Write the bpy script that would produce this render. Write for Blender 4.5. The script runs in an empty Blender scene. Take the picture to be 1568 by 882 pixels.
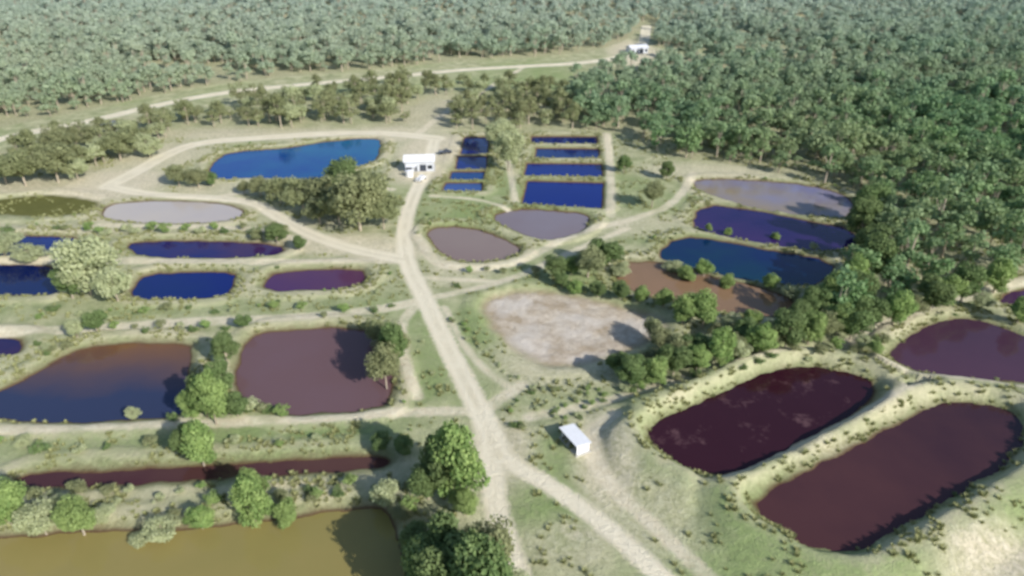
import bpy, math, random
import numpy as np
from mathutils import Vector
random.seed(7); RNG=np.random.default_rng(7)
scene=bpy.context.scene
# ------------------------------------------------------------------ camera / image pixels to ground
HC=90.0; F=1079.0; TH=math.atan(601/1079.0); ct,st=math.cos(TH),math.sin(TH)
def P(x,y,z=0.0):  # x, y are image pixels, cast onto the level plane at height z
    """image pixel, projected through the camera -> metres on the ground (camera at origin, 90 m up)"""
    u=(x-784)/F; v=(y-441)/F
    t=(HC-z)/(st+v*ct)
    return (u*t,(ct-v*st)*t)
def scale_at(y): return F*(st+(y-441)/F*ct)/HC   # px per metre
cam=bpy.data.cameras.new("camera"); co=bpy.data.objects.new("camera",cam); scene.collection.objects.link(co)
co.location=(0,0,HC); co.rotation_euler=(math.pi/2-TH,0,0)
cam.sensor_width=36; cam.lens=36*F/1568; cam.clip_start=0.5; cam.clip_end=20000
cam.dof.use_dof=True; cam.dof.focus_distance=5.0; cam.dof.aperture_fstop=1.2
scene.camera=co
scene.view_settings.view_transform='Standard'; scene.view_settings.look='None'; scene.view_settings.exposure=0
# ------------------------------------------------------------------ light
EL=math.radians(30); sx,sy=0.70,-0.714
w=bpy.data.worlds.new("World"); scene.world=w; w.use_nodes=True
nt=w.node_tree; nt.nodes.clear()
sky=nt.nodes.new('ShaderNodeTexSky'); sky.sky_type='NISHITA'; sky.sun_disc=False
sky.sun_elevation=EL; sky.sun_rotation=math.atan2(sx,sy); sky.altitude=200; sky.air_density=1.0; sky.dust_density=0.8; sky.ozone_density=1.2
bg=nt.nodes.new('ShaderNodeBackground'); bg.inputs[1].default_value=0.14
ow=nt.nodes.new('ShaderNodeOutputWorld'); nt.links.new(sky.outputs[0],bg.inputs[0]); nt.links.new(bg.outputs[0],ow.inputs[0])
sl=bpy.data.lights.new("sun",'SUN'); sl.energy=5.0; sl.angle=math.radians(0.5); sl.color=(1.0,0.97,0.92)
so=bpy.data.objects.new("sun",sl); scene.collection.objects.link(so)
so.rotation_euler=Vector((-sx*math.cos(EL),-sy*math.cos(EL),-math.sin(EL))).to_track_quat('-Z','Y').to_euler()
so.location=(100,-100,200)
# ------------------------------------------------------------------ helpers
def lin(r,g,b,k=1.0):
    f=lambda c:((c/255+0.055)/1.055)**2.4 if c/255>0.04045 else c/255/12.92
    return (f(r)*k,f(g)*k,f(b)*k,1)
TAB=RNG.random((256,256))
def vn(x,y,o=0):
    x=x+o*17.3; y=y+o*31.7
    xi=np.floor(x).astype(int); yi=np.floor(y).astype(int); fx=x-xi; fy=y-yi
    fx=fx*fx*(3-2*fx); fy=fy*fy*(3-2*fy)
    a=TAB[xi%256,yi%256]; b=TAB[(xi+1)%256,yi%256]; c=TAB[xi%256,(yi+1)%256]; d=TAB[(xi+1)%256,(yi+1)%256]
    return (a*(1-fx)+b*fx)*(1-fy)+(c*(1-fx)+d*fx)*fy
def fbm(x,y,o=0,n=3):
    s=0;a=1;t=0
    for k in range(n):
        s=s+a*vn(x*2**k,y*2**k,o+k); t+=a; a*=.5
    return s/t
def ss(t): t=np.clip(t,0,1); return t*t*(3-2*t)
def chaikin(p,n=2):
    p=[tuple(q) for q in p]
    for _ in range(n):
        q=[]
        for i in range(len(p)):
            a=p[i]; b=p[(i+1)%len(p)]
            q.append((a[0]*.75+b[0]*.25,a[1]*.75+b[1]*.25)); q.append((a[0]*.25+b[0]*.75,a[1]*.25+b[1]*.75))
        p=q
    return p
def smooth_line(p,n=2):
    for _ in range(n):
        q=[p[0]]
        for a,b in zip(p[:-1],p[1:]):
            q.append((a[0]*.75+b[0]*.25,a[1]*.75+b[1]*.25)); q.append((a[0]*.25+b[0]*.75,a[1]*.25+b[1]*.75))
        q.append(p[-1]); p=q
    return p
def segd(X,Y,a,b):
    dx,dy=b[0]-a[0],b[1]-a[1]; L=dx*dx+dy*dy+1e-9
    t=np.clip(((X-a[0])*dx+(Y-a[1])*dy)/L,0,1)
    return np.hypot(X-a[0]-t*dx,Y-a[1]-t*dy)
def inside(X,Y,poly):
    r=np.zeros(X.shape,bool); n=len(poly)
    for i in range(n):
        x1,y1=poly[i]; x2,y2=poly[(i+1)%n]
        if y1==y2: continue
        r^=((y1>Y)!=(y2>Y))&(X<(x2-x1)*(Y-y1)/(y2-y1)+x1)
    return r
def sdf(X,Y,poly):
    d=np.full(X.shape,1e9)
    for i in range(len(poly)): d=np.minimum(d,segd(X,Y,poly[i],poly[(i+1)%len(poly)]))
    return np.where(inside(X,Y,poly),-d,d)
# ------------------------------------------------------------------ node helper
class N:
    def __init__(s,name):
        s.m=bpy.data.materials.new(name); s.m.use_nodes=True; s.t=s.m.node_tree; s.t.nodes.clear()
    def n(s,k,**kw):
        x=s.t.nodes.new(k)
        for a,b in kw.items(): setattr(x,a,b)
        return x
    def put(s,sock,v):
        if isinstance(v,bpy.types.NodeSocket): s.t.links.new(v,sock)
        else: sock.default_value=v
    def noise(s,vec,scale,detail=4,rough=.6,col=False):
        x=s.n('ShaderNodeTexNoise'); s.put(x.inputs['Vector'],vec); x.inputs['Scale'].default_value=scale
        x.inputs['Detail'].default_value=detail; x.inputs['Roughness'].default_value=rough
        return x.outputs['Color' if col else 'Fac']
    def math(s,op,a,b=0.0,clamp=False):
        x=s.n('ShaderNodeMath',operation=op,use_clamp=clamp); s.put(x.inputs[0],a); s.put(x.inputs[1],b); return x.outputs[0]
    def mr(s,v,a,b,c=0.0,d=1.0):
        x=s.n('ShaderNodeMapRange'); x.clamp=True
        s.put(x.inputs[0],v)
        for i,q in enumerate((a,b,c,d)): x.inputs[i+1].default_value=q
        return x.outputs[0]
    def mix(s,f,a,b,mode='MIX'):
        x=s.n('ShaderNodeMix',data_type='RGBA',blend_type=mode); s.put(x.inputs[0],f); s.put(x.inputs[6],a); s.put(x.inputs[7],b); return x.outputs[2]
    def attr(s,name):
        x=s.n('ShaderNodeAttribute',attribute_name=name); return x.outputs['Fac']
    def out(s,sh):
        o=s.n('ShaderNodeOutputMaterial'); s.t.links.new(sh,o.inputs[0]); return s.m
    def bsdf(s,col,rough=.9,spec=.2,normal=None,metal=0.0,ior=1.45):
        b=s.n('ShaderNodeBsdfPrincipled'); s.put(b.inputs['Base Color'],col); s.put(b.inputs['Roughness'],rough)
        b.inputs['Specular IOR Level'].default_value=spec; b.inputs['Metallic'].default_value=metal; b.inputs['IOR'].default_value=ior
        if normal is not None: s.t.links.new(normal,b.inputs['Normal'])
        return b.outputs[0]
    def bump(s,h,st=.5,dist=.3):
        x=s.n('ShaderNodeBump'); x.inputs['Strength'].default_value=st; x.inputs['Distance'].default_value=dist; s.t.links.new(h,x.inputs['Height']); return x.outputs[0]
    def pos(s): return s.n('ShaderNodeNewGeometry').outputs['Position']
def simple(name,c,rough=.7,var=.15,scale=2.0,metal=0.0,spec=.3):
    s=N(name); no=s.noise(s.pos(),scale,5)
    col=s.mix(s.mr(no,.3,.7),tuple(q*(1-var) for q in c[:3])+(1,),tuple(min(1,q*(1+var)) for q in c[:3])+(1,))
    return s.out(s.bsdf(col,rough,spec,metal=metal))
# ------------------------------------------------------------------ ponds
BLUE=lin(6,40,118); DBLUE=lin(5,26,104); NAVY=lin(12,24,78); PUR=lin(72,44,76); BRN=lin(110,86,90); MAR=lin(54,26,36); MAR2=lin(78,50,52)
PONDS=[ # points, colour A (near/left), colour B, bank height, water level, smooth
([(335,240),(365,232),(440,228),(490,218),(560,212),(583,214),(580,235),(570,250),(520,262),(500,275),(440,274),(380,272),(335,275),(318,265)],lin(8,66,136),lin(24,98,138),.4,-.5,2),
([(165,315),(200,310),(260,308),(340,312),(375,322),(360,338),(280,342),(190,340),(155,330)],lin(194,182,168),lin(182,172,168),.3,-.3,2),
([(-50,362),(60,362),(125,365),(130,378),(90,390),(0,392),(-50,392)],NAVY,lin(20,40,116),.5,-.6,1),
([(190,375),(230,370),(330,370),(430,375),(436,388),(380,394),(280,396),(215,392)],lin(16,28,98),PUR,.5,-.6,1),
([(-60,408),(60,405),(85,415),(105,450),(0,453),(-60,455)],lin(10,32,84),lin(10,22,74),.5,-.6,1),
([(225,420),(290,418),(360,418),(355,440),(345,455),(260,458),(205,458),(205,440)],lin(10,36,98),DBLUE,.5,-.6,1),
([(410,422),(450,415),(550,413),(562,425),(545,440),(480,444),(405,447)],lin(78,48,90),lin(92,58,80),.5,-.6,1),
([(-90,520),(10,518),(38,525),(20,545),(-90,560)],PUR,NAVY,.5,-.6,1),
([(0,600),(60,570),(110,540),(160,527),(290,528),(292,545),(285,600),(280,640),(200,642),(130,647),(50,645),(0,640),(-60,640),(-60,625)],lin(50,58,86),lin(118,84,56),.5,-.6,1),
([(375,530),(400,510),(470,505),(520,503),(580,510),(600,560),(595,615),(580,625),(500,632),(440,636),(390,620),(360,600),(365,560)],BRN,lin(108,82,82),.5,-.6,1),
([(25,730),(100,724),(280,717),(400,710),(560,700),(600,705),(580,718),(420,726),(280,736),(100,746),(30,750)],lin(74,44,48),lin(88,62,56),.4,-.5,1),
([(-90,828),(60,822),(150,815),(300,812),(430,795),(560,778),(590,780),(610,830),(620,882),(640,1010),(-120,1010)],lin(148,134,82),lin(138,128,76),.5,-.6,1),
([(655,352),(690,347),(730,352),(775,368),(800,382),(780,395),(740,402),(700,400),(675,385),(660,370)],lin(136,118,112),lin(142,126,118),.5,-.6,2),
([(750,332),(785,322),(840,322),(890,328),(905,335),(890,355),(850,367),(820,366),(780,350)],lin(128,116,120),lin(132,124,132),.5,-.6,1),
([(712,211),(748,211),(746,236),(706,237)],DBLUE,lin(10,50,126),.3,-.6,0),
([(702,240),(745,240),(744,260),(698,260)],DBLUE,lin(10,44,120),.3,-.6,0),
([(692,264),(741,264),(740,276),(689,276)],lin(20,60,118),lin(30,70,126),.3,-.6,0),
([(683,281),(738,281),(737,293),(678,293)],lin(60,85,146),lin(50,80,136),.3,-.6,0),
([(815,210),(913,210),(914,221),(814,220)],DBLUE,NAVY,.3,-.6,0),
([(822,228),(916,229),(916,243),(820,243)],lin(10,46,104),lin(8,26,94),.3,-.6,0),
([(808,251),(920,252),(922,272),(803,270)],lin(2,34,120),DBLUE,.3,-.6,0),
([(808,278),(923,281),(921,320),(800,313)],lin(2,30,112),lin(4,34,118),.3,-.6,0),
([(1065,275),(1130,276),(1200,280),(1270,290),(1310,310),(1300,335),(1230,330),(1150,318),(1100,302),(1065,290)],lin(146,132,112),lin(124,124,158),.3,-.6,1),
([(1075,313),(1150,322),(1230,338),(1310,352),(1310,380),(1240,385),(1150,370),(1090,358),(1058,345)],lin(56,36,90),lin(16,20,78),.3,-.6,1),
([(1040,363),(1100,368),(1180,385),(1280,400),(1260,435),(1200,437),(1120,425),(1060,410),(1000,392)],lin(14,54,76),lin(8,28,86),.3,-.6,1),
([(955,403),(1010,402),(1090,425),(1160,440),(1220,460),(1200,485),(1120,480),(1050,465),(1000,455),(940,432)],lin(146,116,90),lin(128,104,78),.3,-.6,1),
([(1362,540),(1400,510),(1450,490),(1500,490),(1568,515),(1640,550),(1600,585),(1540,583),(1500,585),(1430,575),(1370,555)],lin(80,54,70),lin(70,48,64),1.2,.1,1),
([(1000,655),(1060,630),(1180,570),(1240,563),(1310,575),(1342,590),(1330,620),(1250,665),(1150,715),(1090,730),(1040,705),(1000,675)],MAR,lin(50,22,32),3.0,.5,1),
([(1155,765),(1300,690),(1430,622),(1500,618),(1562,640),(1555,690),(1460,750),(1330,830),(1270,842),(1210,815),(1165,785)],MAR2,lin(60,38,46),3.0,.5,1),
([(1525,458),(1568,442),(1680,430),(1680,480),(1545,472)],PUR,PUR,.4,-.6,1),
([(150,190),(175,184),(200,187),(198,195),(165,196)],lin(110,120,150),lin(110,120,150),.1,-.3,1),
]
for i,p in enumerate(PONDS):
    pts=[P(x,y,p[4]) for x,y in p[0]]
    if p[5]: pts=chaikin(pts,p[5])
    PONDS[i]=(pts,)+p[1:]
DRY=[([(735,462),(790,445),(870,450),(950,470),(1030,492),(1005,520),(950,545),(880,562),(830,562),(780,530),(750,500)],-.7,'pink'),
     ([(-10,306),(60,298),(120,302),(158,312),(140,325),(90,332),(30,332),(-30,325)],-.5,'olive')]
DRY=[(chaikin([P(x,y,z) for x,y in a],2),z,c) for a,z,c in DRY]
# ------------------------------------------------------------------ roads
ROADS=[([(665,215),(655,262),(637,290),(622,330),(618,370),(625,410),(650,455),(680,520),(715,590),(745,650),(765,700)],5.0),
([(755,680),(785,712),(850,748),(925,803),(1000,872),(1060,930)],3.7),
([(745,655),(755,720),(758,780),(785,860),(800,910)],4.2),
([(-60,228),(0,213),(60,200),(150,183),(230,163),(330,143),(450,130),(600,118),(700,107),(800,102),(900,96),(960,86),(985,72),(990,40)],7.5),
([(165,285),(205,265),(250,238),(300,218),(400,211),(500,204),(600,204),(670,212)],7.0),
([(618,398),(540,382),(480,362),(430,335),(395,312),(340,303),(220,298),(165,285)],5.0)]
TRACKS=[([(620,400),(500,400),(400,402),(150,400),(0,398)],3.5),
([(650,460),(560,478),(440,488),(300,492),(150,503),(0,508),(-80,512)],4.0),
([(738,630),(640,630),(520,642),(330,648),(150,655),(0,662),(-80,665)],2.6),
([(640,608),(628,580),(615,540),(612,495),(640,465)],2.6),
([(665,455),(740,440),(790,425),(840,402),(900,375),(960,350)],2.6),
([(745,628),(775,605),(800,590)],3),
([(632,350),(650,385),(672,408),(735,414),(800,402),(845,375),(900,352),(960,338),(1020,320),(1050,290),(1062,265)],3.0),
([(900,690),(925,735),(1000,805),(1090,890),(1140,940)],2.8),
([(810,640),(900,622),(1000,598),(1130,560),(1275,535),(1400,583),(1480,596),(1580,600)],2.6),
([(1110,742),(1250,675),(1390,608),(1415,588)],2.0),
([(680,470),(710,530),(745,570),(790,600)],1.8),
([(940,640),(900,665),(915,720),(960,770)],3.0),
([(790,310),(780,260),(775,215)],2.2),([(935,330),(935,260),(930,205)],3.0),([(770,432),(640,425)],2.0),
([(600,290),(480,282),(400,290),(340,300)],3.0),([(660,300),(740,305),(800,330)],2),
([(640,205),(690,165),(760,128),(800,104)],3.5),([(150,345),(300,348),(400,350),(470,372)],2.6),([(1290,530),(1350,500),(1450,465),(1530,440),(1600,425)],3.0)]
conv=lambda L:[(smooth_line([P(x,y) for x,y in a],2),w) for a,w in L]
ROADS=conv(ROADS); TRACKS=conv(TRACKS)
# ------------------------------------------------------------------ terrain grid
def axis(f0,f1,s1,m0,m1,s2,end0,end1,g=1.08):
    core=list(np.arange(f0,f1,s1)); 
    a=core[-1]
    while a<m1: a+=s2; core.append(a)
    s=s2
    while a<end1: s*=g; a+=s; core.append(a)
    a=core[0]; pre=[]
    while a>m0: a-=s2; pre.append(a)
    s=s2
    while a>end0: s*=g; a-=s; pre.append(a)
    return np.array(pre[::-1]+core)
xs=axis(-195,195,.75,-430,430,1.6,-6000,6000)
ys=axis(50,330,.75,40,640,1.6,-1500,9000)
X,Y=np.meshgrid(xs,ys); nx,ny=len(xs),len(ys)
pondD=np.full(X.shape,60.0); roadD=np.full(X.shape,20.0); trackD=np.full(X.shape,20.0); bare=np.zeros(X.shape); green=np.zeros(X.shape); dryp=np.zeros(X.shape); olive=np.zeros(X.shape)
def sl_(pts,m):
    px=[p[0] for p in pts]; py=[p[1] for p in pts]
    i0,i1=np.searchsorted(xs,[min(px)-m,max(px)+m]); j0,j1=np.searchsorted(ys,[min(py)-m,max(py)+m])
    return (slice(j0,j1),slice(i0,i1))
wob=(fbm(X/3.5,Y/3.5,3)-.5)*2.0
Z=(fbm(X/30,Y/30,9)-.5)*.9+(fbm(X/5,Y/5,5)-.5)*.35
allp=[(p[0],p[4],p[3],p[5]) for p in PONDS]+[(d[0],d[1],.35,1) for d in DRY]
SD=[]
for pts,wl,bh,sm in allp:
    s=sl_(pts,22); d=sdf(X[s],Y[s],pts)+wob[s]*(.7 if sm else .15); SD.append((s,d,wl,bh,sm))
    out=16 if bh>.8 else 7
    if bh>2: berm=(bh+.5*(fbm(X[s]/9,Y[s]/9,61)-.5))*ss(d/4)*(1-ss((d-4.8)/9.5))
    else: berm=bh*ss(d/3)*(1-ss((d-5)/(out-6)))
    Z[s]=Z[s]*(1-.7*(1-ss((d-5)/8)))
    Z[s]=np.maximum(Z[s],berm+Z[s]*.3)
for s,d,wl,bh,sm in SD:
    wdt=(3.9 if bh>2 else 3.5 if bh>.8 else 2.6) if sm else 1.3
    t=np.clip(d/wdt,0,1); t=1-(1-t)**1.6
    z=np.where(d<wdt,wl+(Z[s]-wl)*t,Z[s]); z=np.where(d<0,wl+np.maximum(d*.5,-1.2),z); Z[s]=z
for k,(s,d,wl,bh,sm) in enumerate(SD):
    if k<len(PONDS): pondD[s]=np.minimum(pondD[s],d)
    else:
        flat=np.where(d<0,wl+.5*(fbm(X[s]/7,Y[s]/7,2)-.5)+.3*(fbm(X[s]/2,Y[s]/2,4)-.5),Z[s]); Z[s]=flat
        (dryp if DRY[k-len(PONDS)][2]=='pink' else olive)[s]=np.clip(.5-d/5,0,1)
for L,A in ((ROADS,roadD),(TRACKS,trackD)):
    for pts,wd in L:
        for a,b in zip(pts[:-1],pts[1:]):
            s=sl_((a,b),18); A[s]=np.minimum(A[s],segd(X[s],Y[s],a,b)-wd/2)
def blob(A,x,y,rx,ry,v=1.0):
    cx,cy=P(x,y); s=sl_([(cx-rx*1.5,cy-ry*1.5),(cx+rx*1.5,cy+ry*1.5)],1)
    d=np.hypot((X[s]-cx)/rx,(Y[s]-cy)/ry); A[s]=np.maximum(A[s],v*(1-ss((d-.5)/1.0)))
for b in [(665,228,16,22,1),(640,262,10,14,1),(600,205,20,14,.8),(170,282,22,18,1),(120,275,12,14,.6),(510,375,26,7,.8),(590,385,12,7,.9),(975,82,18,50,1),
          (660,175,14,40,.75),(850,560,18,10,.5),(930,710,6,14,.8),(990,790,9,10,.5),(1560,880,12,7,.8),(700,420,12,7,.4),(760,690,7,9,.8),
          (1180,690,20,3,.4),(420,205,70,9,.7),(350,290,24,7,.6),(60,350,60,4,.4),(980,345,14,8,.5),(1080,262,30,9,.6),(870,835,8,5,.5),(300,330,40,14,.3),(765,160,30,20,.3),(240,240,18,20,.7),(5,285,26,9,.8),(480,340,10,8,.5)]: blob(bare,*b)
for b in [(750,300,22,28,1),(700,325,18,14,.8),(660,560,6,12,1),(720,520,6,20,1),(735,570,7,9,1),(870,330,28,9,.7),(960,290,12,26,.7),(450,665,22,6,.9),(850,790,7,9,1),(1090,830,16,10,.9),(990,740,8,16,.9),
          (1020,360,14,9,.7),(1300,870,16,7,.9),(1440,790,14,7,.8),(820,125,45,40,.8),(880,600,14,6,.7),(880,420,30,9,.6),(120,690,30,5,.7),(500,470,40,5,.5),(1000,310,14,12,.7),(650,500,5,9,.9),(850,700,6,6,.8),(1500,540,5,5,.5),(80,580,12,10,.4),(620,140,60,25,.4),(300,680,40,6,.6),(1000,620,20,6,.5),(1520,790,12,8,.7),(200,470,60,5,.4)]: blob(green,*b)
r=np.minimum(roadD,trackD+.3); Z=np.where((r<2.5)&(pondD>5.5),Z*(.45+.55*ss(np.clip(r,0,2.5)/2.5)),Z)
Z=np.where(roadD<0,Z-.05,Z)
# forest polygons
PA=[P(x,y) for x,y in [(-500,-70),(2068,-70),(2068,100),(1500,100),(1000,72),(1010,50),(975,50),(950,66),(900,80),(800,88),(700,93),(600,104),(450,116),(330,129),(230,147),(150,165),(60,182),(0,195),(-100,215),(-500,300)]]
PB=[P(x,y) for x,y in [(1005,86),(1100,92),(1400,92),(2068,92),(2068,400),(1700,415),(1568,428),(1500,440),(1430,462),(1360,492),(1310,515),(1255,495),(1262,455),(1300,430),(1325,395),(1340,345),(1325,305),(1250,278),(1180,262),(1100,250),(1020,240),(985,222),(960,205),(880,197),(862,170),(880,140),(930,118)]]
PCc=[P(x,y) for x,y in [(-150,262),(0,232),(100,212),(170,205),(250,182),(400,158),(560,138),(700,128),(770,132),(860,140),(878,197),(800,203),(700,198),(640,196),(520,197),(400,203),(290,205),(215,232),(150,262),(100,285),(-150,300)]]
forest=np.where(inside(X,Y,PA)|inside(X,Y,PB),1.0,np.where(inside(X,Y,PCc),.45,0.0)); forest[(Y>1200)]=1
def lookup(A,x,y):
    i=np.clip(np.searchsorted(xs,x),1,nx-1); j=np.clip(np.searchsorted(ys,y),1,ny-1)
    i=np.where(np.abs(xs[i-1]-x)<np.abs(xs[i]-x),i-1,i); j=np.where(np.abs(ys[j-1]-y)<np.abs(ys[j]-y),j-1,j)
    return A[j,i]
def zat(x,y): return float(lookup(Z,np.array([x]),np.array([y]))[0])
def grid_mesh(name,mask=None,dz=0.0):
    idx=np.arange(nx*ny).reshape(ny,nx)
    q=np.stack([idx[:-1,:-1],idx[:-1,1:],idx[1:,1:],idx[1:,:-1]],-1)
    if mask is not None: q=q[mask[:-1,:-1]&mask[1:,1:]&mask[1:,:-1]&mask[:-1,1:]]
    q=q.reshape(-1,4)
    use,inv=np.unique(q,return_inverse=True); inv=inv.reshape(-1)
    me=bpy.data.meshes.new(name); me.vertices.add(len(use))
    V=np.stack([X.ravel()[use],Y.ravel()[use],Z.ravel()[use]+dz],-1); me.vertices.foreach_set('co',V.ravel())
    me.loops.add(len(q)*4); me.loops.foreach_set('vertex_index',inv.astype(np.int32))
    me.polygons.add(len(q)); me.polygons.foreach_set('loop_start',np.arange(0,len(q)*4,4,dtype=np.int32))
    me.polygons.foreach_set('use_smooth',np.ones(len(q),bool))
    for nm,A in (('road_d',roadD),('track_d',trackD),('pond_d',pondD),('bare',bare),('green',green),('dryp',dryp),('olive',olive),('forest',forest)):
        at=me.attributes.new(nm,'FLOAT','POINT'); at.data.foreach_set('value',A.ravel()[use].astype(np.float32))
    me.update(calc_edges=True); me.validate()
    o=bpy.data.objects.new(name,me); scene.collection.objects.link(o); return o
# ground material
g=N("ground_soil_and_grass"); pos=g.pos()
n1=g.noise(pos,.035,4,.6); n2=g.noise(pos,.16,5,.65); n3=g.noise(pos,.9,5,.7); n4=g.noise(pos,3.5,4,.7); n5=g.noise(pos,.07,4,.6)
col=g.mix(g.mr(n2,.38,.62),lin(160,164,124),lin(206,202,164))
gf=g.math('ADD',g.math('MULTIPLY',g.attr('green'),.8),g.mr(n1,.44,.68,0,.6)); gf=g.math('MULTIPLY',gf,g.mr(n3,.3,.6,.5,1.15),True)
col=g.mix(gf,col,g.mix(g.mr(n3,.35,.65),lin(126,146,90),lin(164,178,122)))
sf=g.math('ADD',g.math('MULTIPLY',g.attr('bare'),1.0),g.mr(n5,.56,.76,0,.5)); sf=g.math('MULTIPLY',sf,g.mr(n3,.3,.58,.45,1.1),True)
soil=g.mix(g.mr(n3,.3,.7),lin(212,196,164),lin(238,228,202))
col=g.mix(sf,col,soil)
col=g.mix(g.math('MULTIPLY',g.mr(n4,.54,.68),g.mr(n2,.4,.6,.25,.65)),col,lin(104,110,72))
ff=g.mix(g.mr(n3,.35,.65),lin(144,144,108),lin(204,198,164)); col=g.mix(g.math('MULTIPLY',g.attr('forest'),.75),col,ff)
# dried ponds
pk=g.mix(g.mr(n2,.38,.6),lin(192,172,148),lin(226,212,194)); pk=g.mix(g.mr(n3,.48,.68,0,.6),pk,lin(172,150,124)); pk=g.mix(g.mr(n5,.46,.58,0,.6),pk,lin(234,224,214)); pk=g.mix(g.mr(n4,.5,.7,0,.35),pk,lin(146,128,102))
pk=g.mix(g.mr(g.attr('dryp'),.98,.5,0,.6),pk,lin(162,146,108))
col=g.mix(g.mr(g.math('ADD',g.attr('dryp'),g.math('MULTIPLY',n3,.6)),.5,1.0,0,.92),col,pk)
ol=g.mix(n3,lin(92,96,50),lin(122,120,72)); col=g.mix(g.mr(g.math('ADD',g.attr('olive'),g.math('MULTIPLY',n3,.4)),.5,.9),col,ol)
# banks
pd=g.math('ADD',g.attr('pond_d'),g.math('MULTIPLY',g.math('SUBTRACT',n3,.5),3.0))
bk=g.math('MULTIPLY',g.mr(pd,2.4,.9,0,.8),g.mr(n2,.35,.6,.3,1)); col=g.mix(bk,col,lin(124,116,82))
col=g.mix(g.mr(g.attr('pond_d'),.9,.1,0,.9),col,lin(92,62,48))
lv=g.math('MULTIPLY',g.mr(pd,1.5,3,0,1),g.mr(pd,6.5,4,0,.6)); col=g.mix(g.math('MULTIPLY',lv,g.mr(n5,.4,.6,.2,1)),col,lin(222,210,178))
# tracks and roads
td=g.math('ADD',g.attr('track_d'),g.math('MULTIPLY',g.math('SUBTRACT',n3,.5),2.6))
rc=g.mix(g.mr(n3,.3,.7),lin(220,206,174),lin(242,232,208))
col=g.mix(g.math('MULTIPLY',g.mr(td,.5,-.5,0,.88),g.mr(n2,.3,.55,.45,1)),col,rc)
rd=g.math('ADD',g.attr('road_d'),g.math('MULTIPLY',g.math('SUBTRACT',n3,.5),2.2))
ruts=g.mr(g.math('ABSOLUTE',g.math('ADD',g.attr('road_d'),1.3)),.25,.8,.0,1)
rc2=g.mix(g.math('MULTIPLY',ruts,g.mr(n2,.35,.65,.0,.5)),g.mix(n3,lin(240,226,196),lin(248,240,216)),lin(212,200,168))
col=g.mix(g.mr(rd,.5,-.5),col,rc2)
gm=g.out(g.bsdf(col,.95,.1,g.bump(g.math('ADD',g.math('MULTIPLY',n3,1.2),n4),.8,.45)))
ground=grid_mesh("ground"); ground.data.materials.append(gm)
road=grid_mesh("dirt_road",(roadD<.8)&(pondD>1),.006); road.data.materials.append(gm)
# ------------------------------------------------------------------ water
def water(i,ca,cb,rough=.06,scum=False):
    s=N("pond_water_%d"%i); tc=s.n('ShaderNodeTexCoord'); sp=s.n('ShaderNodeSeparateXYZ'); s.t.links.new(tc.outputs['Generated'],sp.inputs[0])
    no=s.noise(s.pos(),.07,4,.55); f=s.math('ADD',s.math('MULTIPLY',sp.outputs[1],.5),s.math('ADD',s.math('MULTIPLY',sp.outputs[0],.5),s.math('MULTIPLY',s.math('SUBTRACT',no,.5),1.2)))
    if i==8: f=s.math('ADD',s.math('MULTIPLY',sp.outputs[1],1.1),s.math('ADD',-.12,s.math('MULTIPLY',s.math('SUBTRACT',no,.5),.5)))
    c=s.mix(s.mr(f,.2,.95),ca,cb)
    if scum:
        n=s.noise(s.pos(),.09,8,.75); c=s.mix(s.mr(n,.55,.70,0,.5),c,lin(150,116,116))
    wv=s.noise(s.pos(),1.3,3)
    return s.out(s.bsdf(c,rough,.5,s.bump(wv,.12,.06),ior=1.33))
for i,(pts,ca,cb,bh,wl,sm) in enumerate(PONDS):
    a=sum(pts[k][0]*pts[(k+1)%len(pts)][1]-pts[(k+1)%len(pts)][0]*pts[k][1] for k in range(len(pts)))
    if a<0: pts=pts[::-1]
    n=len(pts); off=1.6 if sm else .7; V=[]
    for k in range(n):
        p0,p1,p2=[Vector(pts[(k+q)%n]) for q in (-1,0,1)]
        t=(p2-p1).normalized()+(p1-p0).normalized(); t.normalize(); V.append((p1.x+t.y*off,p1.y-t.x*off,wl))
    me=bpy.data.meshes.new("pond_water"); me.from_pydata(V,[],[list(range(n))]); me.update()
    o=bpy.data.objects.new("pond_water",me); scene.collection.objects.link(o); me.materials.append(water(i,ca,cb,scum=(i==27)))
# ------------------------------------------------------------------ foliage
def leafmat(name,ca,cb,cd,far=False,tl=.3):
    s=N(name); oi=s.n('ShaderNodeObjectInfo'); t=s.attr('tint')
    c=s.mix(t,ca,cb); 
    c=s.mix(s.mr(oi.outputs['Random'],.0,1,0,.7),c,cd)
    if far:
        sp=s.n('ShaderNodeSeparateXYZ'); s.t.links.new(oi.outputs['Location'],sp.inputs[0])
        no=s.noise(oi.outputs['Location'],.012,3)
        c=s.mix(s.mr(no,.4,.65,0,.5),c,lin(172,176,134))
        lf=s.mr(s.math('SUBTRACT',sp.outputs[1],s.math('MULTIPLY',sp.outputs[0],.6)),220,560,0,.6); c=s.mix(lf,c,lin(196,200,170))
        c=s.mix(s.mr(sp.outputs[1],260,800,0,.68),c,lin(194,210,206))  # aerial haze painted into the leaf colour, paler with distance
    b=s.bsdf(c,.7,.25); tr=s.n('ShaderNodeBsdfTranslucent'); s.put(tr.inputs[0],c)
    m=s.n('ShaderNodeMixShader'); m.inputs[0].default_value=tl; s.t.links.new(b,m.inputs[1]); s.t.links.new(tr.outputs[0],m.inputs[2])
    return s.out(m.outputs[0])
bark=simple("eucalyptus_bark",lin(170,158,140),.85,.3,1.5)
LF_far_haze=leafmat("forest_leaves_hazed",lin(98,136,82),lin(150,178,122),lin(124,154,116),True,.36)
LF_olive=leafmat("gum_leaves_olive",lin(118,126,86),lin(168,174,128),lin(142,144,106))
LF_pale=leafmat("gum_leaves_pale",lin(164,174,130),lin(204,208,166),lin(174,180,138))
LF_green=leafmat("leaves_green",lin(108,140,76),lin(172,194,120),lin(146,162,102))
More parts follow.
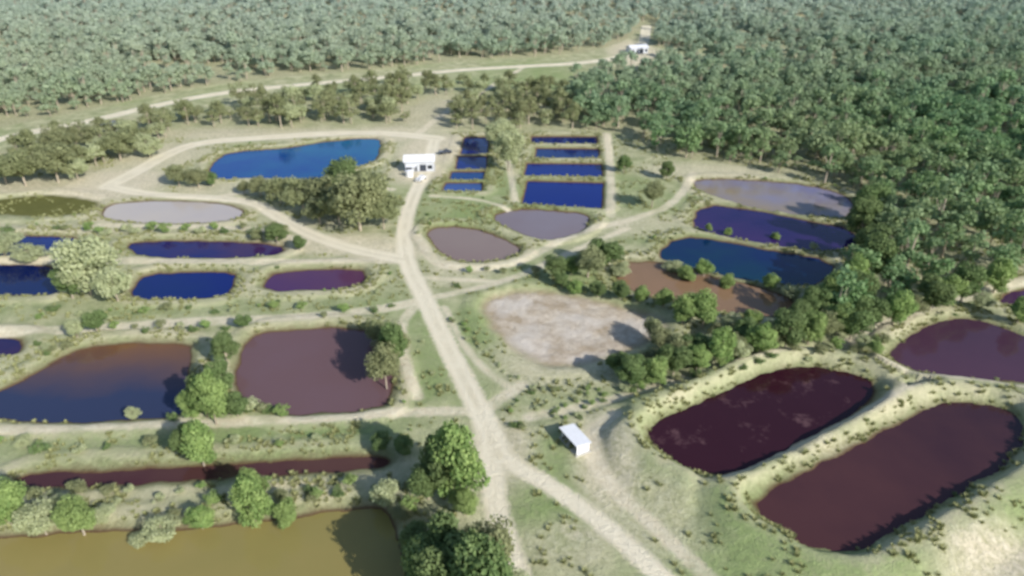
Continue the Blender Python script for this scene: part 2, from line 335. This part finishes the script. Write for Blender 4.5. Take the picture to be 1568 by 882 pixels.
LF_dk=leafmat("leaves_mid",lin(90,116,68),lin(138,158,102),lin(116,130,84))
LF_tuft=leafmat("tussock_blades",lin(142,148,98),lin(194,192,144),lin(166,168,114))
def tube(V,Fc,pts,rads,n=6):
    base=len(V)
    for p,rr in zip(pts,rads):
        for k in range(n):
            a=2*math.pi*k/n; V.append((p[0]+rr*math.cos(a),p[1]+rr*math.sin(a),p[2]))
    for i in range(len(pts)-1):
        for k in range(n):
            a=base+i*n+k; b=base+i*n+(k+1)%n; Fc.append((a,b,b+n,a+n))
def tree_mesh(name,h,cw,ch,ncl,nlf,ls,seed,leaf,clr=.2,trunk=True,base_fill=False):
    R=np.random.default_rng(seed); V=[];Fc=[]
    cz=h-ch/2; cl=[]
    while len(cl)<ncl:
        d=R.normal(size=3); d/=np.linalg.norm(d); rr=R.uniform(.35,1)**.6
        r0=cw*clr*R.uniform(.55,1.35)
        asym=1+.25*math.sin(math.atan2(d[1],d[0])*2+seed)
        p=np.array([d[0]*(cw/2-r0*.6)*asym*rr,d[1]*(cw/2-r0*.6)*asym*rr,cz+d[2]*(ch/2-r0*.5)*rr])
        if p[2]<h*.12+ (0 if base_fill else h*.12): continue
        cl.append((p,r0))
    if trunk:
        bx,by=R.uniform(-.5,.5,2)*h*.06
        tp=[(0,0,-.4),(bx*.3,by*.3,h*.2),(bx,by,h*.42),(bx*1.3,by*1.1,h*.7)]
        r=h*.021; tube(V,Fc,tp,[r*1.25,r,r*.75,r*.3],7)
        for p,r0 in cl[:min(len(cl),9)]:
            s0=np.array(tp[1])*(.6)+np.array(tp[2])*.4 if R.random()<.5 else np.array(tp[2])
            mid=(s0+p)/2+np.array([0,0,-.06*h*R.random()])
            tube(V,Fc,[s0,mid,p],[r*.5,r*.33,r*.12],5)
    nb=len(Fc); nv=len(V); C=[];T=[]
    per=max(3,nlf//ncl)
    for p,r0 in cl:
        k=int(per*(r0/(cw*clr))**2)+2
        d=R.normal(size=(k,3)); d/=np.linalg.norm(d,axis=1)[:,None]
        rad=r0*R.uniform(.25,1,(k,1))**.5
        c=p+d*rad*np.array([1,1,.72]); 
        nrm=d*.8+R.normal(size=(k,3))*.6+np.array([0,0,.45]); nrm/=np.linalg.norm(nrm,axis=1)[:,None]
        a=np.cross(nrm,R.normal(size=(k,3))); a/=np.linalg.norm(a,axis=1)[:,None]; b=np.cross(nrm,a)
        s1=ls*R.uniform(.5,1.2,(k,1)); s2=s1*R.uniform(.4,.9,(k,1))
        q=np.stack([c-a*s1,c-b*s2,c+a*s1,c+b*s2*1.1],1); C.append(q.reshape(-1,3))
        ct_=R.uniform(0,.6); T.append(np.repeat(np.clip(ct_+R.uniform(-.1,.4,k)+.2*d[:,2],0,1),4))
    C=np.concatenate(C); T=np.concatenate(T)
    V+= [tuple(x) for x in C]; m=len(C)//4; Fc+=[(nv+4*i,nv+4*i+1,nv+4*i+2,nv+4*i+3) for i in range(m)]
    me=bpy.data.meshes.new(name); me.from_pydata(V,[],Fc)
    me.materials.append(bark); me.materials.append(leaf)
    mi=np.zeros(len(Fc),np.int32); mi[nb:]=1; me.polygons.foreach_set('material_index',mi)
    at=me.attributes.new('tint','FLOAT','POINT'); at.data.foreach_set('value',np.concatenate([np.zeros(nv),T]).astype(np.float32))
    me.update(); return me
def instancer(name,meshes,pts,sc,idx,szs=None):
    col=bpy.data.collections.new(name+"_kinds")
    for k,me in enumerate(meshes):
        o=bpy.data.objects.new("%s_kind_%02d"%(name,k),me); col.objects.link(o)
    n=len(pts); me=bpy.data.meshes.new(name); me.vertices.add(n); me.vertices.foreach_set('co',np.asarray(pts,np.float32).ravel())
    for nm,v in (('sc',sc),('sz',sc if szs is None else szs),('rz',RNG.uniform(0,6.28,n))):
        a=me.attributes.new(nm,'FLOAT','POINT'); a.data.foreach_set('value',np.asarray(v,np.float32))
    a=me.attributes.new('kind','INT','POINT'); a.data.foreach_set('value',np.asarray(idx,np.int32))
    ob=bpy.data.objects.new(name,me); scene.collection.objects.link(ob)
    t=bpy.data.node_groups.new(name+"_gn",'GeometryNodeTree')
    t.interface.new_socket('Geometry',in_out='INPUT',socket_type='NodeSocketGeometry'); t.interface.new_socket('Geometry',in_out='OUTPUT',socket_type='NodeSocketGeometry')
    gi=t.nodes.new('NodeGroupInput'); go=t.nodes.new('NodeGroupOutput'); ip=t.nodes.new('GeometryNodeInstanceOnPoints'); ci=t.nodes.new('GeometryNodeCollectionInfo')
    ci.inputs['Collection'].default_value=col; ci.inputs['Separate Children'].default_value=True; ci.inputs['Reset Children'].default_value=True
    def na(n_,ty='FLOAT'):
        x=t.nodes.new('GeometryNodeInputNamedAttribute'); x.data_type=ty; x.inputs['Name'].default_value=n_; return x.outputs[0]
    cx=t.nodes.new('ShaderNodeCombineXYZ'); cr=t.nodes.new('ShaderNodeCombineXYZ')
    s_=na('sc'); t.links.new(s_,cx.inputs[0]); t.links.new(s_,cx.inputs[1]); t.links.new(na('sz'),cx.inputs[2]); t.links.new(na('rz'),cr.inputs[2])
    L=t.links.new; L(gi.outputs[0],ip.inputs['Points']); L(ci.outputs[0],ip.inputs['Instance']); ip.inputs['Pick Instance'].default_value=True
    L(na('kind','INT'),ip.inputs['Instance Index']); L(cr.outputs[0],ip.inputs['Rotation']); L(cx.outputs[0],ip.inputs['Scale']); L(ip.outputs[0],go.inputs[0])
    md=ob.modifiers.new("scatter",'NODES'); md.node_group=t
    return ob
# forest
FM=[tree_mesh("forest_tree_a",13,9,10.5,14,460,.6,11,LF_far_haze),tree_mesh("forest_tree_b",15,8,11,13,440,.6,12,LF_far_haze),
    tree_mesh("forest_tree_c",12,10,9.5,16,500,.6,13,LF_far_haze),tree_mesh("forest_tree_d",12,7,9.5,10,360,.6,14,LF_far_haze),tree_mesh("forest_tree_e",8,7,7,10,340,.55,15,LF_far_haze)]
def scatter_grid(x0,x1,y0,y1,sp):
    gx,gy=np.meshgrid(np.arange(x0,x1,sp),np.arange(y0,y1,sp)); gx=gx+RNG.uniform(-.5,.5,gx.shape)*sp*1.5; gy=gy+RNG.uniform(-.5,.5,gy.shape)*sp*1.5
    return gx.ravel(),gy.ravel()
fx,fy,inc=[],[],[]
for (y0,y1,sp) in ((100,560,5.6),(560,900,6.6),(900,1400,10)):
    hw=y1*.80+60
    a,b=scatter_grid(-hw,hw,y0,y1,sp); k=np.abs(a)<b*.80+50; a=a[k];b=b[k]
    inB=inside(a,b,PB); inA=inside(a,b,PA); inC=inside(a,b,PCc)
    cl=fbm(a/28,b/28,21); cl2=fbm(a/40,b/40,25)
    pr=np.where(inB,np.where(cl2<.36,.5,.95),0)+np.where(inA&~inB,np.where(cl<.45,.35,.85),0)+np.where(inC,np.where(cl>.48,.6,.13),0)
    rd_=lookup(np.minimum(roadD,trackD+1),a,b); pdd=lookup(pondD,a,b)
    keep=(RNG.random(len(a))<pr)&(rd_>2.5)&(pdd>3)&(lookup(bare,a,b)<.6)
    fx.append(a[keep]); fy.append(b[keep]); inc.append(inC[keep])
fx=np.concatenate(fx); fy=np.concatenate(fy); inc=np.concatenate(inc); fz=lookup(Z,fx,fy)
sc=RNG.uniform(.55,1.22,len(fx)); szz=sc*RNG.uniform(.75,1.15,len(fx)); kk=RNG.integers(0,5,len(fx))
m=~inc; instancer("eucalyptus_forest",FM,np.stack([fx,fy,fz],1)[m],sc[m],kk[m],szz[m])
WM=[tree_mesh("wood_a",10,8,7.5,14,900,.4,17,LF_olive),tree_mesh("wood_b",12,8,9,15,900,.4,18,LF_olive),tree_mesh("wood_c",9,8,7,14,900,.4,19,LF_pale)]
m=inc; instancer("open_woodland",WM,np.stack([fx,fy,fz],1)[m],sc[m],kk[m]%3,szz[m])
# individual trees : (x,y base, crown width px, kind)
TM={'o':[tree_mesh("gum_o1",10,10,8.2,26,5200,.30,31,LF_olive),tree_mesh("gum_o2",11,10,8.6,24,4800,.30,32,LF_olive)],
    'p':[tree_mesh("gum_p1",10,10,8.5,26,5200,.30,41,LF_pale),tree_mesh("gum_p2",9.5,10,8,24,5000,.30,42,LF_pale)],
    'g':[tree_mesh("tree_g1",13,10,12,36,8500,.32,51,LF_green,base_fill=True),tree_mesh("tree_g2",12,10,11.3,32,7600,.32,52,LF_green,base_fill=True)],
    'd':[tree_mesh("gum_d1",12,10,10,30,7400,.34,61,LF_dk),tree_mesh("gum_d2",13,10,11,30,7400,.34,62,LF_dk,base_fill=True)]}
SH=[tree_mesh("shrub_a",2.4,3,2.3,11,700,.17,71,LF_dk,clr=.24,base_fill=True),tree_mesh("shrub_b",2.8,3,2.6,11,700,.17,72,LF_green,clr=.24,base_fill=True),tree_mesh("shrub_c",2.2,3,2.1,10,650,.17,73,LF_pale,clr=.24,base_fill=True),tree_mesh("shrub_d",2.4,3,2.3,10,650,.17,74,LF_olive,clr=.24,base_fill=True)]
def plant(name,me,x,y,wm,basew,zs=1.0):
    o=bpy.data.objects.new(name,me); scene.collection.objects.link(o); gx,gy=P(x,y); s=wm/basew
    o.location=(gx,gy,zat(gx,gy)-.05); o.rotation_euler=(0,0,random.uniform(0,6.28)); o.scale=(s,s,s*zs); return o
TREES=[(702,770,84,'g',1.5),(680,758,70,'d',1.6),(712,790,46,'g',1.0),(656,765,60,'d',1.2),(745,905,104,'o',1.5),(700,905,84,'d',1.5),(718,875,64,'o',1.2),(785,925,70,'p',1.0),(690,950,100,'d',1.5),(740,970,110,'d',1.5),(660,915,84,'d',1.2),(672,880,60,'d',1.0),(620,700,36,'d',.9),(585,690,34,'d',.8),
(392,800,58,'g',1.5),(385,770,44,'g',1.3),(440,800,40,'g',1.3),(312,710,62,'g',1.25),(332,650,58,'g',1.6),(318,640,44,'d',1.6),(300,640,48,'g',1.0),(365,640,36,'d',.9),(345,612,40,'d',1.5),(350,560,40,'d',1.2),(290,700,38,'d',1.3),
(590,775,50,'p',1.2),(640,855,56,'d',1.0),(618,800,36,'o',1.0),(20,805,66,'g',1.1),(70,815,60,'p',1.1),(128,815,60,'g',1.15),(92,790,40,'p',1),(250,820,54,'p',.9),(310,805,44,'g',.9),(215,825,34,'p',.8),(160,800,40,'p',.9),
(140,452,96,'p',1.1),(182,464,64,'p',1.1),(112,457,44,'d',1),(552,354,100,'o',1.0),(588,352,62,'o',.95),(505,328,64,'o',1.0),(465,324,58,'o',.9),(430,312,48,'o',.9),(400,302,38,'o',.9),(530,302,60,'d',.9),(490,342,44,'o',.9),(570,312,56,'o',1),(520,345,54,'o',1),(375,298,26,'o',.9),
(275,285,38,'o',.9),(305,287,40,'o',.9),(325,285,24,'d',.8),(592,592,56,'o',1.6),(606,572,50,'d',1.6),(592,545,46,'o',1.5),(578,520,38,'o',1.2),(610,548,42,'o',1.4),
(90,280,70,'o',.9),(40,285,60,'o',.9),(10,282,50,'o',.9),(120,275,44,'p',.9),(185,245,50,'o',.9),(230,240,46,'p',.9),(95,245,54,'o',.9),(210,225,36,'o',.9),(60,250,46,'o',.8),
(998,318,40,'o',1.15),(778,262,50,'p',1.4),(765,235,40,'p',1.3),(775,225,36,'p',1.3),(955,265,22,'d',1),(1020,275,26,'d',1),
(900,425,60,'o',.85),(925,412,46,'d',.9),(875,420,34,'g',.8),(850,430,36,'d',.9),(950,420,34,'p',.8),(1052,425,34,'g',.8),(1078,420,30,'g',.9),(1030,410,30,'p',.8),(1112,435,30,'g',.9),(1178,440,26,'g',.8),(1210,455,30,'p',.9),(1245,383,14,'p',1),(1188,362,14,'g',1),(1115,356,14,'g',1),(1085,357,12,'g',1),
(1045,498,46,'g',1.0),(1075,503,50,'g',1.1),(1060,485,36,'g',.9),(1015,472,30,'g',.9),(980,464,28,'g',.9),(950,460,30,'d',.9),(915,454,26,'d',.9),(880,449,24,'g',.9),(860,442,24,'d',.9),
(965,594,44,'d',1),(1000,592,44,'g',1),(945,572,34,'d',1),(1030,578,44,'d',1.1),(1065,572,40,'g',1),(1100,564,46,'g',1.1),(1130,558,42,'p',1),(1160,551,48,'g',1.1),(1200,543,50,'d',1.1),(1235,535,48,'g',1.1),(1185,522,44,'p',1),(1220,508,44,'d',1.1),(1255,523,48,'o',1.1),(1140,537,42,'d',1),(1085,542,42,'p',.9),(1040,553,42,'o',1),(1280,515,48,'g',1.1),(1300,522,48,'d',1.1),(1240,493,42,'d',1.2),(1275,473,50,'g',1.2),(1310,478,50,'d',1.1),(1120,508,36,'p',.9),(1150,503,34,'g',.9),(1010,538,40,'o',1.1),(995,563,36,'o',1),(1100,522,36,'o',.9),(1000,520,34,'o',1.1),(1020,560,36,'o',1),(1060,548,36,'d',1),(1120,548,36,'o',1),(1180,540,38,'o',1),
(1300,453,52,'g',1.2),(1330,433,54,'d',1.2),(1325,503,50,'d',1),(1365,503,50,'g',1),(1335,555,26,'g',.8),(1320,540,30,'p',.8),(1315,373,50,'d',1.2),(1325,343,46,'d',1.2),(1325,403,50,'d',1.2),(1420,483,50,'d',1),(1470,465,50,'d',1.1),(1520,450,50,'g',1.),(1555,500,40,'g',1),(1500,478,34,'p',.9),(1390,492,44,'o',1),(1445,474,44,'g',1),
(150,510,34,'d',1),(120,520,30,'p',1.2),(345,550,34,'d',.9),(375,505,24,'d',.9),(460,385,24,'d',.9),(425,372,34,'d',.8),(395,368,24,'o',.8),(8,392,60,'p',.6),(48,400,50,'p',.6),(205,638,26,'p',1),(38,685,30,'p',.8),(112,400,26,'d',.8)]
for x,y,wpx,k,zs in TREES:
    nm={'o':'eucalyptus_tree','p':'pale_gum_tree','g':'green_leafy_tree','d':'eucalyptus_tree'}[k]
    plant(nm,random.choice(TM[k]),x,y,wpx/scale_at(y)*random.uniform(.9,1.05),10,zs)
SHR=[(789,655,20),(800,660,14)]
for x in range(20,470,22): SHR.append((x+random.uniform(-9,9),356+random.uniform(-5,6),random.uniform(14,24)))
for x in range(10,600,40): SHR.append((x+random.uniform(-16,16),481+random.uniform(-9,9),random.uniform(12,22)))
for x in range(370,440,11): SHR.append((x,632+random.uniform(-6,8),random.uniform(20,32)))
for x in range(0,640,26): SHR.append((x+random.uniform(-12,12),772+random.uniform(-28,22),random.uniform(14,34)))
for x in range(10,560,52): SHR.append((x+random.uniform(-22,22),690+random.uniform(-14,10),random.uniform(14,28)))
for k in range(5):
    for j in range(13):
        if random.random()<.65: SHR.append((812+j*10-k*6+random.uniform(-9,9),598+k*9+j*.5+random.uniform(-6,6),random.uniform(5,14)))
for x in range(60,360,24): SHR.append((x+random.uniform(-9,9),545-(x-60)*.12+random.uniform(-16,0) if x<150 else 508+random.uniform(-8,10),random.uniform(12,22)))
for t in np.linspace(0,1,18): SHR.append((960+t*420+random.uniform(-6,6),604-t*75+random.uniform(-6,6),random.uniform(14,24)))
for t in np.linspace(0,1,14): SHR.append((690+t*100+random.uniform(-6,6),490+t*95+random.uniform(-6,6),random.uniform(6,12)))
SHR+=[(210,632,28),(720,418,14),(745,415,12),(770,420,14),(700,440,12),(960,600,22),(60,530,14),(75,545,14),(300,640,26),(265,645,20),(480,770,26),(520,760,26),(1520,595,10),(640,360,10),(655,330,8),(600,470,12),(575,450,12),(820,420,20)]
for x,y,wpx in SHR:
    gx,gy=P(x,y)
    if lookup(pondD,np.array([gx]),np.array([gy]))[0]<.6 or lookup(roadD,np.array([gx]),np.array([gy]))[0]<.3: continue
    plant("shrub",random.choice(SH),x,y,wpx/scale_at(y),3,random.uniform(.7,1.1))
# tussocks
def tuft(name,seed,leaf):
    R=np.random.default_rng(seed); V=[];Fc=[];T=[]
    for k in range(46):
        a=R.uniform(0,6.28); r0=R.uniform(0,.35); l=R.uniform(.3,.7); w_=R.uniform(.04,.09); tl=R.uniform(.2,.7)
        bx,by=r0*math.cos(a),r0*math.sin(a); tx,ty=bx+math.cos(a)*l*tl,by+math.sin(a)*l*tl; px,py=-math.sin(a)*w_,math.cos(a)*w_
        n=len(V); V+=[(bx-px,by-py,-.05),(bx+px,by+py,-.05),(tx+px*.4,ty+py*.4,l*.75),(tx-px*.4,ty-py*.4,l*.75)]; Fc.append((n,n+1,n+2,n+3)); T+=[R.random()]*4
    me=bpy.data.meshes.new(name); me.from_pydata(V,[],Fc); me.materials.append(leaf)
    at=me.attributes.new('tint','FLOAT','POINT'); at.data.foreach_set('value',np.array(T,np.float32)); me.update(); return me
tx=RNG.uniform(-190,190,110000); ty=RNG.uniform(55,300,110000)
k=(np.abs(tx)<ty*.85+25); tx=tx[k];ty=ty[k]
pdv=lookup(pondD,tx,ty); rdv=np.minimum(lookup(roadD,tx,ty),lookup(trackD,tx,ty)); dv=lookup(dryp,tx,ty)
pr=np.where((pdv>.7)&(pdv<6),.55,.22)*(fbm(tx/7,ty/7,33)>.43)*(pdv>.7)*(rdv>.8)*(dv<.2)*(lookup(bare,tx,ty)<.5)
k=RNG.random(len(tx))<pr; tx=tx[k];ty=ty[k]
tsc=RNG.uniform(.5,1.3,len(tx))
instancer("grass_tussocks",[tuft("tussock_a",1,LF_tuft),tuft("tussock_b",2,LF_tuft)],np.stack([tx,ty,lookup(Z,tx,ty)],1),tsc,RNG.integers(0,2,len(tx)))
sx_=RNG.uniform(-190,190,9000); sy_=RNG.uniform(60,300,9000); pdv=lookup(pondD,sx_,sy_); rdv=np.minimum(lookup(roadD,sx_,sy_),lookup(trackD,sx_,sy_))
right=(sx_>5)&(sy_<150)
k=(pdv>1)&(pdv<9)&(rdv>1.2)&(fbm(sx_/12,sy_/12,51)>np.where(right,.74,.62))&(lookup(bare,sx_,sy_)<.4)&(np.abs(sx_)<sy_*.85+25)&(lookup(dryp,sx_,sy_)<.2); sx_=sx_[k];sy_=sy_[k]
instancer("low_scrub",SH,np.stack([sx_,sy_,lookup(Z,sx_,sy_)],1),RNG.uniform(.15,.45,len(sx_)),RNG.integers(0,4,len(sx_)))
# ------------------------------------------------------------------ buildings and vehicles
def mk(name,V,Fc,mat,parent=None):
    me=bpy.data.meshes.new(name); me.from_pydata(V,[],Fc); me.materials.append(mat); me.update()
    o=bpy.data.objects.new(name,me); scene.collection.objects.link(o)
    if parent: o.parent=parent
    return o
def box(x0,x1,y0,y1,z0,z1):
    return [(x0,y0,z0),(x1,y0,z0),(x1,y1,z0),(x0,y1,z0),(x0,y0,z1),(x1,y0,z1),(x1,y1,z1),(x0,y1,z1)],[(0,3,2,1),(4,5,6,7),(0,1,5,4),(1,2,6,5),(2,3,7,6),(3,0,4,7)]
def bx(name,b,mat,parent): v,f=box(*b); return mk(name,v,f,mat,parent)
WHITE=simple("white_sheet_metal",(.78,.78,.8),.4,.06,1.0); WALL=simple("painted_wall",(.6,.62,.66),.7,.08,1.0); GLASS=simple("dark_window",(.03,.035,.045),.15,.1,1.0,spec=.6)
GREY=simple("grey_metal",(.4,.42,.45),.5,.1,2.0); RUB=simple("rubber",(.02,.02,.02),.8,.1,2.0); DRK=simple("dark_paint",(.05,.06,.08),.35,.1,2.0,spec=.5); CONC=simple("concrete",(.5,.48,.44),.9,.12,1.0)
def empty(name,x,y,rz,dz=0.0):
    e=bpy.data.objects.new(name,None); scene.collection.objects.link(e); gx,gy=P(x,y); e.location=(gx,gy,zat(gx,gy)+dz); e.rotation_euler=(0,0,rz); return e
def gable(parent,L,W,h,rise,ov,mat,name="roof",th=.12,cx=0,cy=0):
    a,b=L/2+ov,W/2+ov; dz=rise*ov/(W/2)
    V=[];
    for z in (0,th):
        V+=[(cx-a,cy-b,h-dz+z),(cx+a,cy-b,h-dz+z),(cx+a,cy,h+rise+z),(cx-a,cy,h+rise+z),(cx+a,cy+b,h-dz+z),(cx-a,cy+b,h-dz+z)]
    Fc=[(0,3,2,1),(3,5,4,2),(6,7,8,9),(9,8,10,11),(0,1,7,6),(4,5,11,10),(1,2,8,7),(2,4,10,8),(5,3,9,11),(3,0,6,9)]
    return mk(name,V,Fc,mat,parent)
def house(L,W,h,rise,x,y,rz,name):
    e=empty(name,x,y,rz)
    bx("slab",(-L/2-.6,L/2+.6,-W/2-.6,W/2+.6,-.5,.12),CONC,e)
    V=[(-L/2,-W/2,.12),(L/2,-W/2,.12),(L/2,W/2,.12),(-L/2,W/2,.12),(-L/2,-W/2,h),(L/2,-W/2,h),(L/2,W/2,h),(-L/2,W/2,h),(-L/2,0,h+rise),(L/2,0,h+rise)]
    mk("walls",V,[(0,1,5,4),(2,3,7,6),(1,2,6,9,5),(3,0,4,8,7)],WALL,e)
    gable(e,L,W,h+.02,rise,.6,WHITE)
    n=int(L//2.6)
    for k in range(n):
        xx=-L/2+1.3+k*(L-2.6)/max(1,n-1)
        if k==1: bx("door",(xx-.5,xx+.5,-W/2-.05,-W/2+.02,.13,2.2),GLASS,e)
        elif k==n-2: bx("roller_door",(xx-1.2,xx+1.2,-W/2-.05,-W/2+.02,.13,2.6),DRK,e)
        else:
            bx("window_frame",(xx-.95,xx+.95,-W/2-.05,-W/2+.02,.8,2.4),GREY,e); bx("window",(xx-.87,xx+.87,-W/2-.07,-W/2-.04,.88,2.32),GLASS,e)
    return e
h1=house(10.5,6.5,4.0,1.4,643,258,.08,"farm_shed")
V,Fc=[(-5,-5.6,2.5),(-1,-5.6,2.5),(-1,-3.9,2.95),(-5,-3.9,2.95),(-5,-5.6,2.58),(-1,-5.6,2.58),(-1,-3.9,3.03),(-5,-3.9,3.03)],[(0,3,2,1),(4,5,6,7),(0,1,5,4),(1,2,6,5),(2,3,7,6),(3,0,4,7)]
mk("awning",V,Fc,WHITE,h1)
for xx in (-4.8,-1.2): bx("awning_post",(xx-.06,xx+.06,-5.5,-5.38,.0,2.5),GREY,h1)
def cyl(name,r,h,x,y,mat,par,n=20,cone=.3):
    V=[];Fc=[]
    for z in (0,h): V+=[(x+r*math.cos(2*math.pi*k/n),y+r*math.sin(2*math.pi*k/n),z) for k in range(n)]
    V.append((x,y,h+cone)); Fc=[(k,(k+1)%n,n+(k+1)%n,n+k) for k in range(n)]+[(n+k,n+(k+1)%n,2*n) for k in range(n)]
    return mk(name,V,Fc,mat,par)
tk=empty("water_tank",627,270,0); cyl("tank_wall",1.4,2.2,0,0,WHITE,tk); cyl("hatch",.3,.15,0,.7,GREY,tk).location.z=2.3
house(12,8,3.5,1.2,975,80,.3,"farm_shed")
# skillion pump shed near the junction
ps=empty("pump_shed",880,682,math.radians(-62)); ps.scale=(.85,.75,.9)
bx("slab",(-3.6,3.6,-2.2,2.2,-.4,.1),CONC,ps)
bx("rear_wall",(-3.2,3.2,1.7,1.8,.1,2.3),WHITE,ps); bx("side_wall_left",(-3.2,-3.1,-1.7,1.7,.1,2.25),WHITE,ps); bx("side_wall_right",(3.1,3.2,-1.7,1.7,.1,2.25),WHITE,ps)
for xx in (-3.1,0,3.1): bx("post",(xx-.06,xx+.06,-1.85,-1.73,.1,2.6),GREY,ps)
V=[(-3.6,-2.3,2.68),(3.6,-2.3,2.68),(3.6,2.2,2.3),(-3.6,2.2,2.3),(-3.6,-2.3,2.78),(3.6,-2.3,2.78),(3.6,2.2,2.4),(-3.6,2.2,2.4)]
mk("roof",V,[(0,3,2,1),(4,5,6,7),(0,1,5,4),(1,2,6,5),(2,3,7,6),(3,0,4,7)],WHITE,ps)
bx("pump",(-.9,.3,-.6,.5,.1,1.1),DRK,ps)
def vehicle(name,x,y,rz,paint):
    e=empty(name,x,y,rz,.02)
    prof=[(-2.5,.45),(-2.5,.95),(-.35,1.0),(-.2,1.72),(1.0,1.75),(1.55,1.08),(2.45,.95),(2.5,.45)]
    n=len(prof); V=[(a,-.88 if b<1.2 else -.72,b) for a,b in prof]+[(a,.88 if b<1.2 else .72,b) for a,b in prof]
    Fc=[tuple(range(n-1,-1,-1))[::-1],tuple(range(n,2*n))[::-1]]+[(k,(k+1)%n,n+(k+1)%n,n+k) for k in range(n)]
    mk("body",V,Fc,paint,e)
    bx("tray",(-2.45,-.45,-.8,.8,1.0,1.06),GREY,e); bx("tray_side",(-2.45,-.45,-.88,-.8,1.0,1.3),paint,e); bx("tray_side",(-2.45,-.45,.8,.88,1.0,1.3),paint,e)
    mk("windscreen",[(1.07,-.66,1.68),(1.07,.66,1.68),(1.53,.74,1.14),(1.53,-.74,1.14)],[(0,1,2,3)],GLASS,e)
    for s in (-1,1):
        mk("side_window",[(-.1,s*.81,1.15),(1.3,s*.86,1.15),(.95,s*.75,1.65),(-.1,s*.75,1.65)],[(0,1,2,3)],GLASS,e)
        for xx in (-1.6,1.6):
            m=16; V=[(xx+.38*math.cos(2*math.pi*k/m),s*.72,.38+.38*math.sin(2*math.pi*k/m)) for k in range(m)]+[(xx+.38*math.cos(2*math.pi*k/m),s*.93,.38+.38*math.sin(2*math.pi*k/m)) for k in range(m)]
            mk("wheel",V,[tuple(range(m)),tuple(range(m,2*m))]+[(k,(k+1)%m,m+(k+1)%m,m+k) for k in range(m)],RUB,e)
vehicle("parked_pickup",682,236,.3,DRK); vehicle("parked_pickup",645,276,1.2,WHITE)
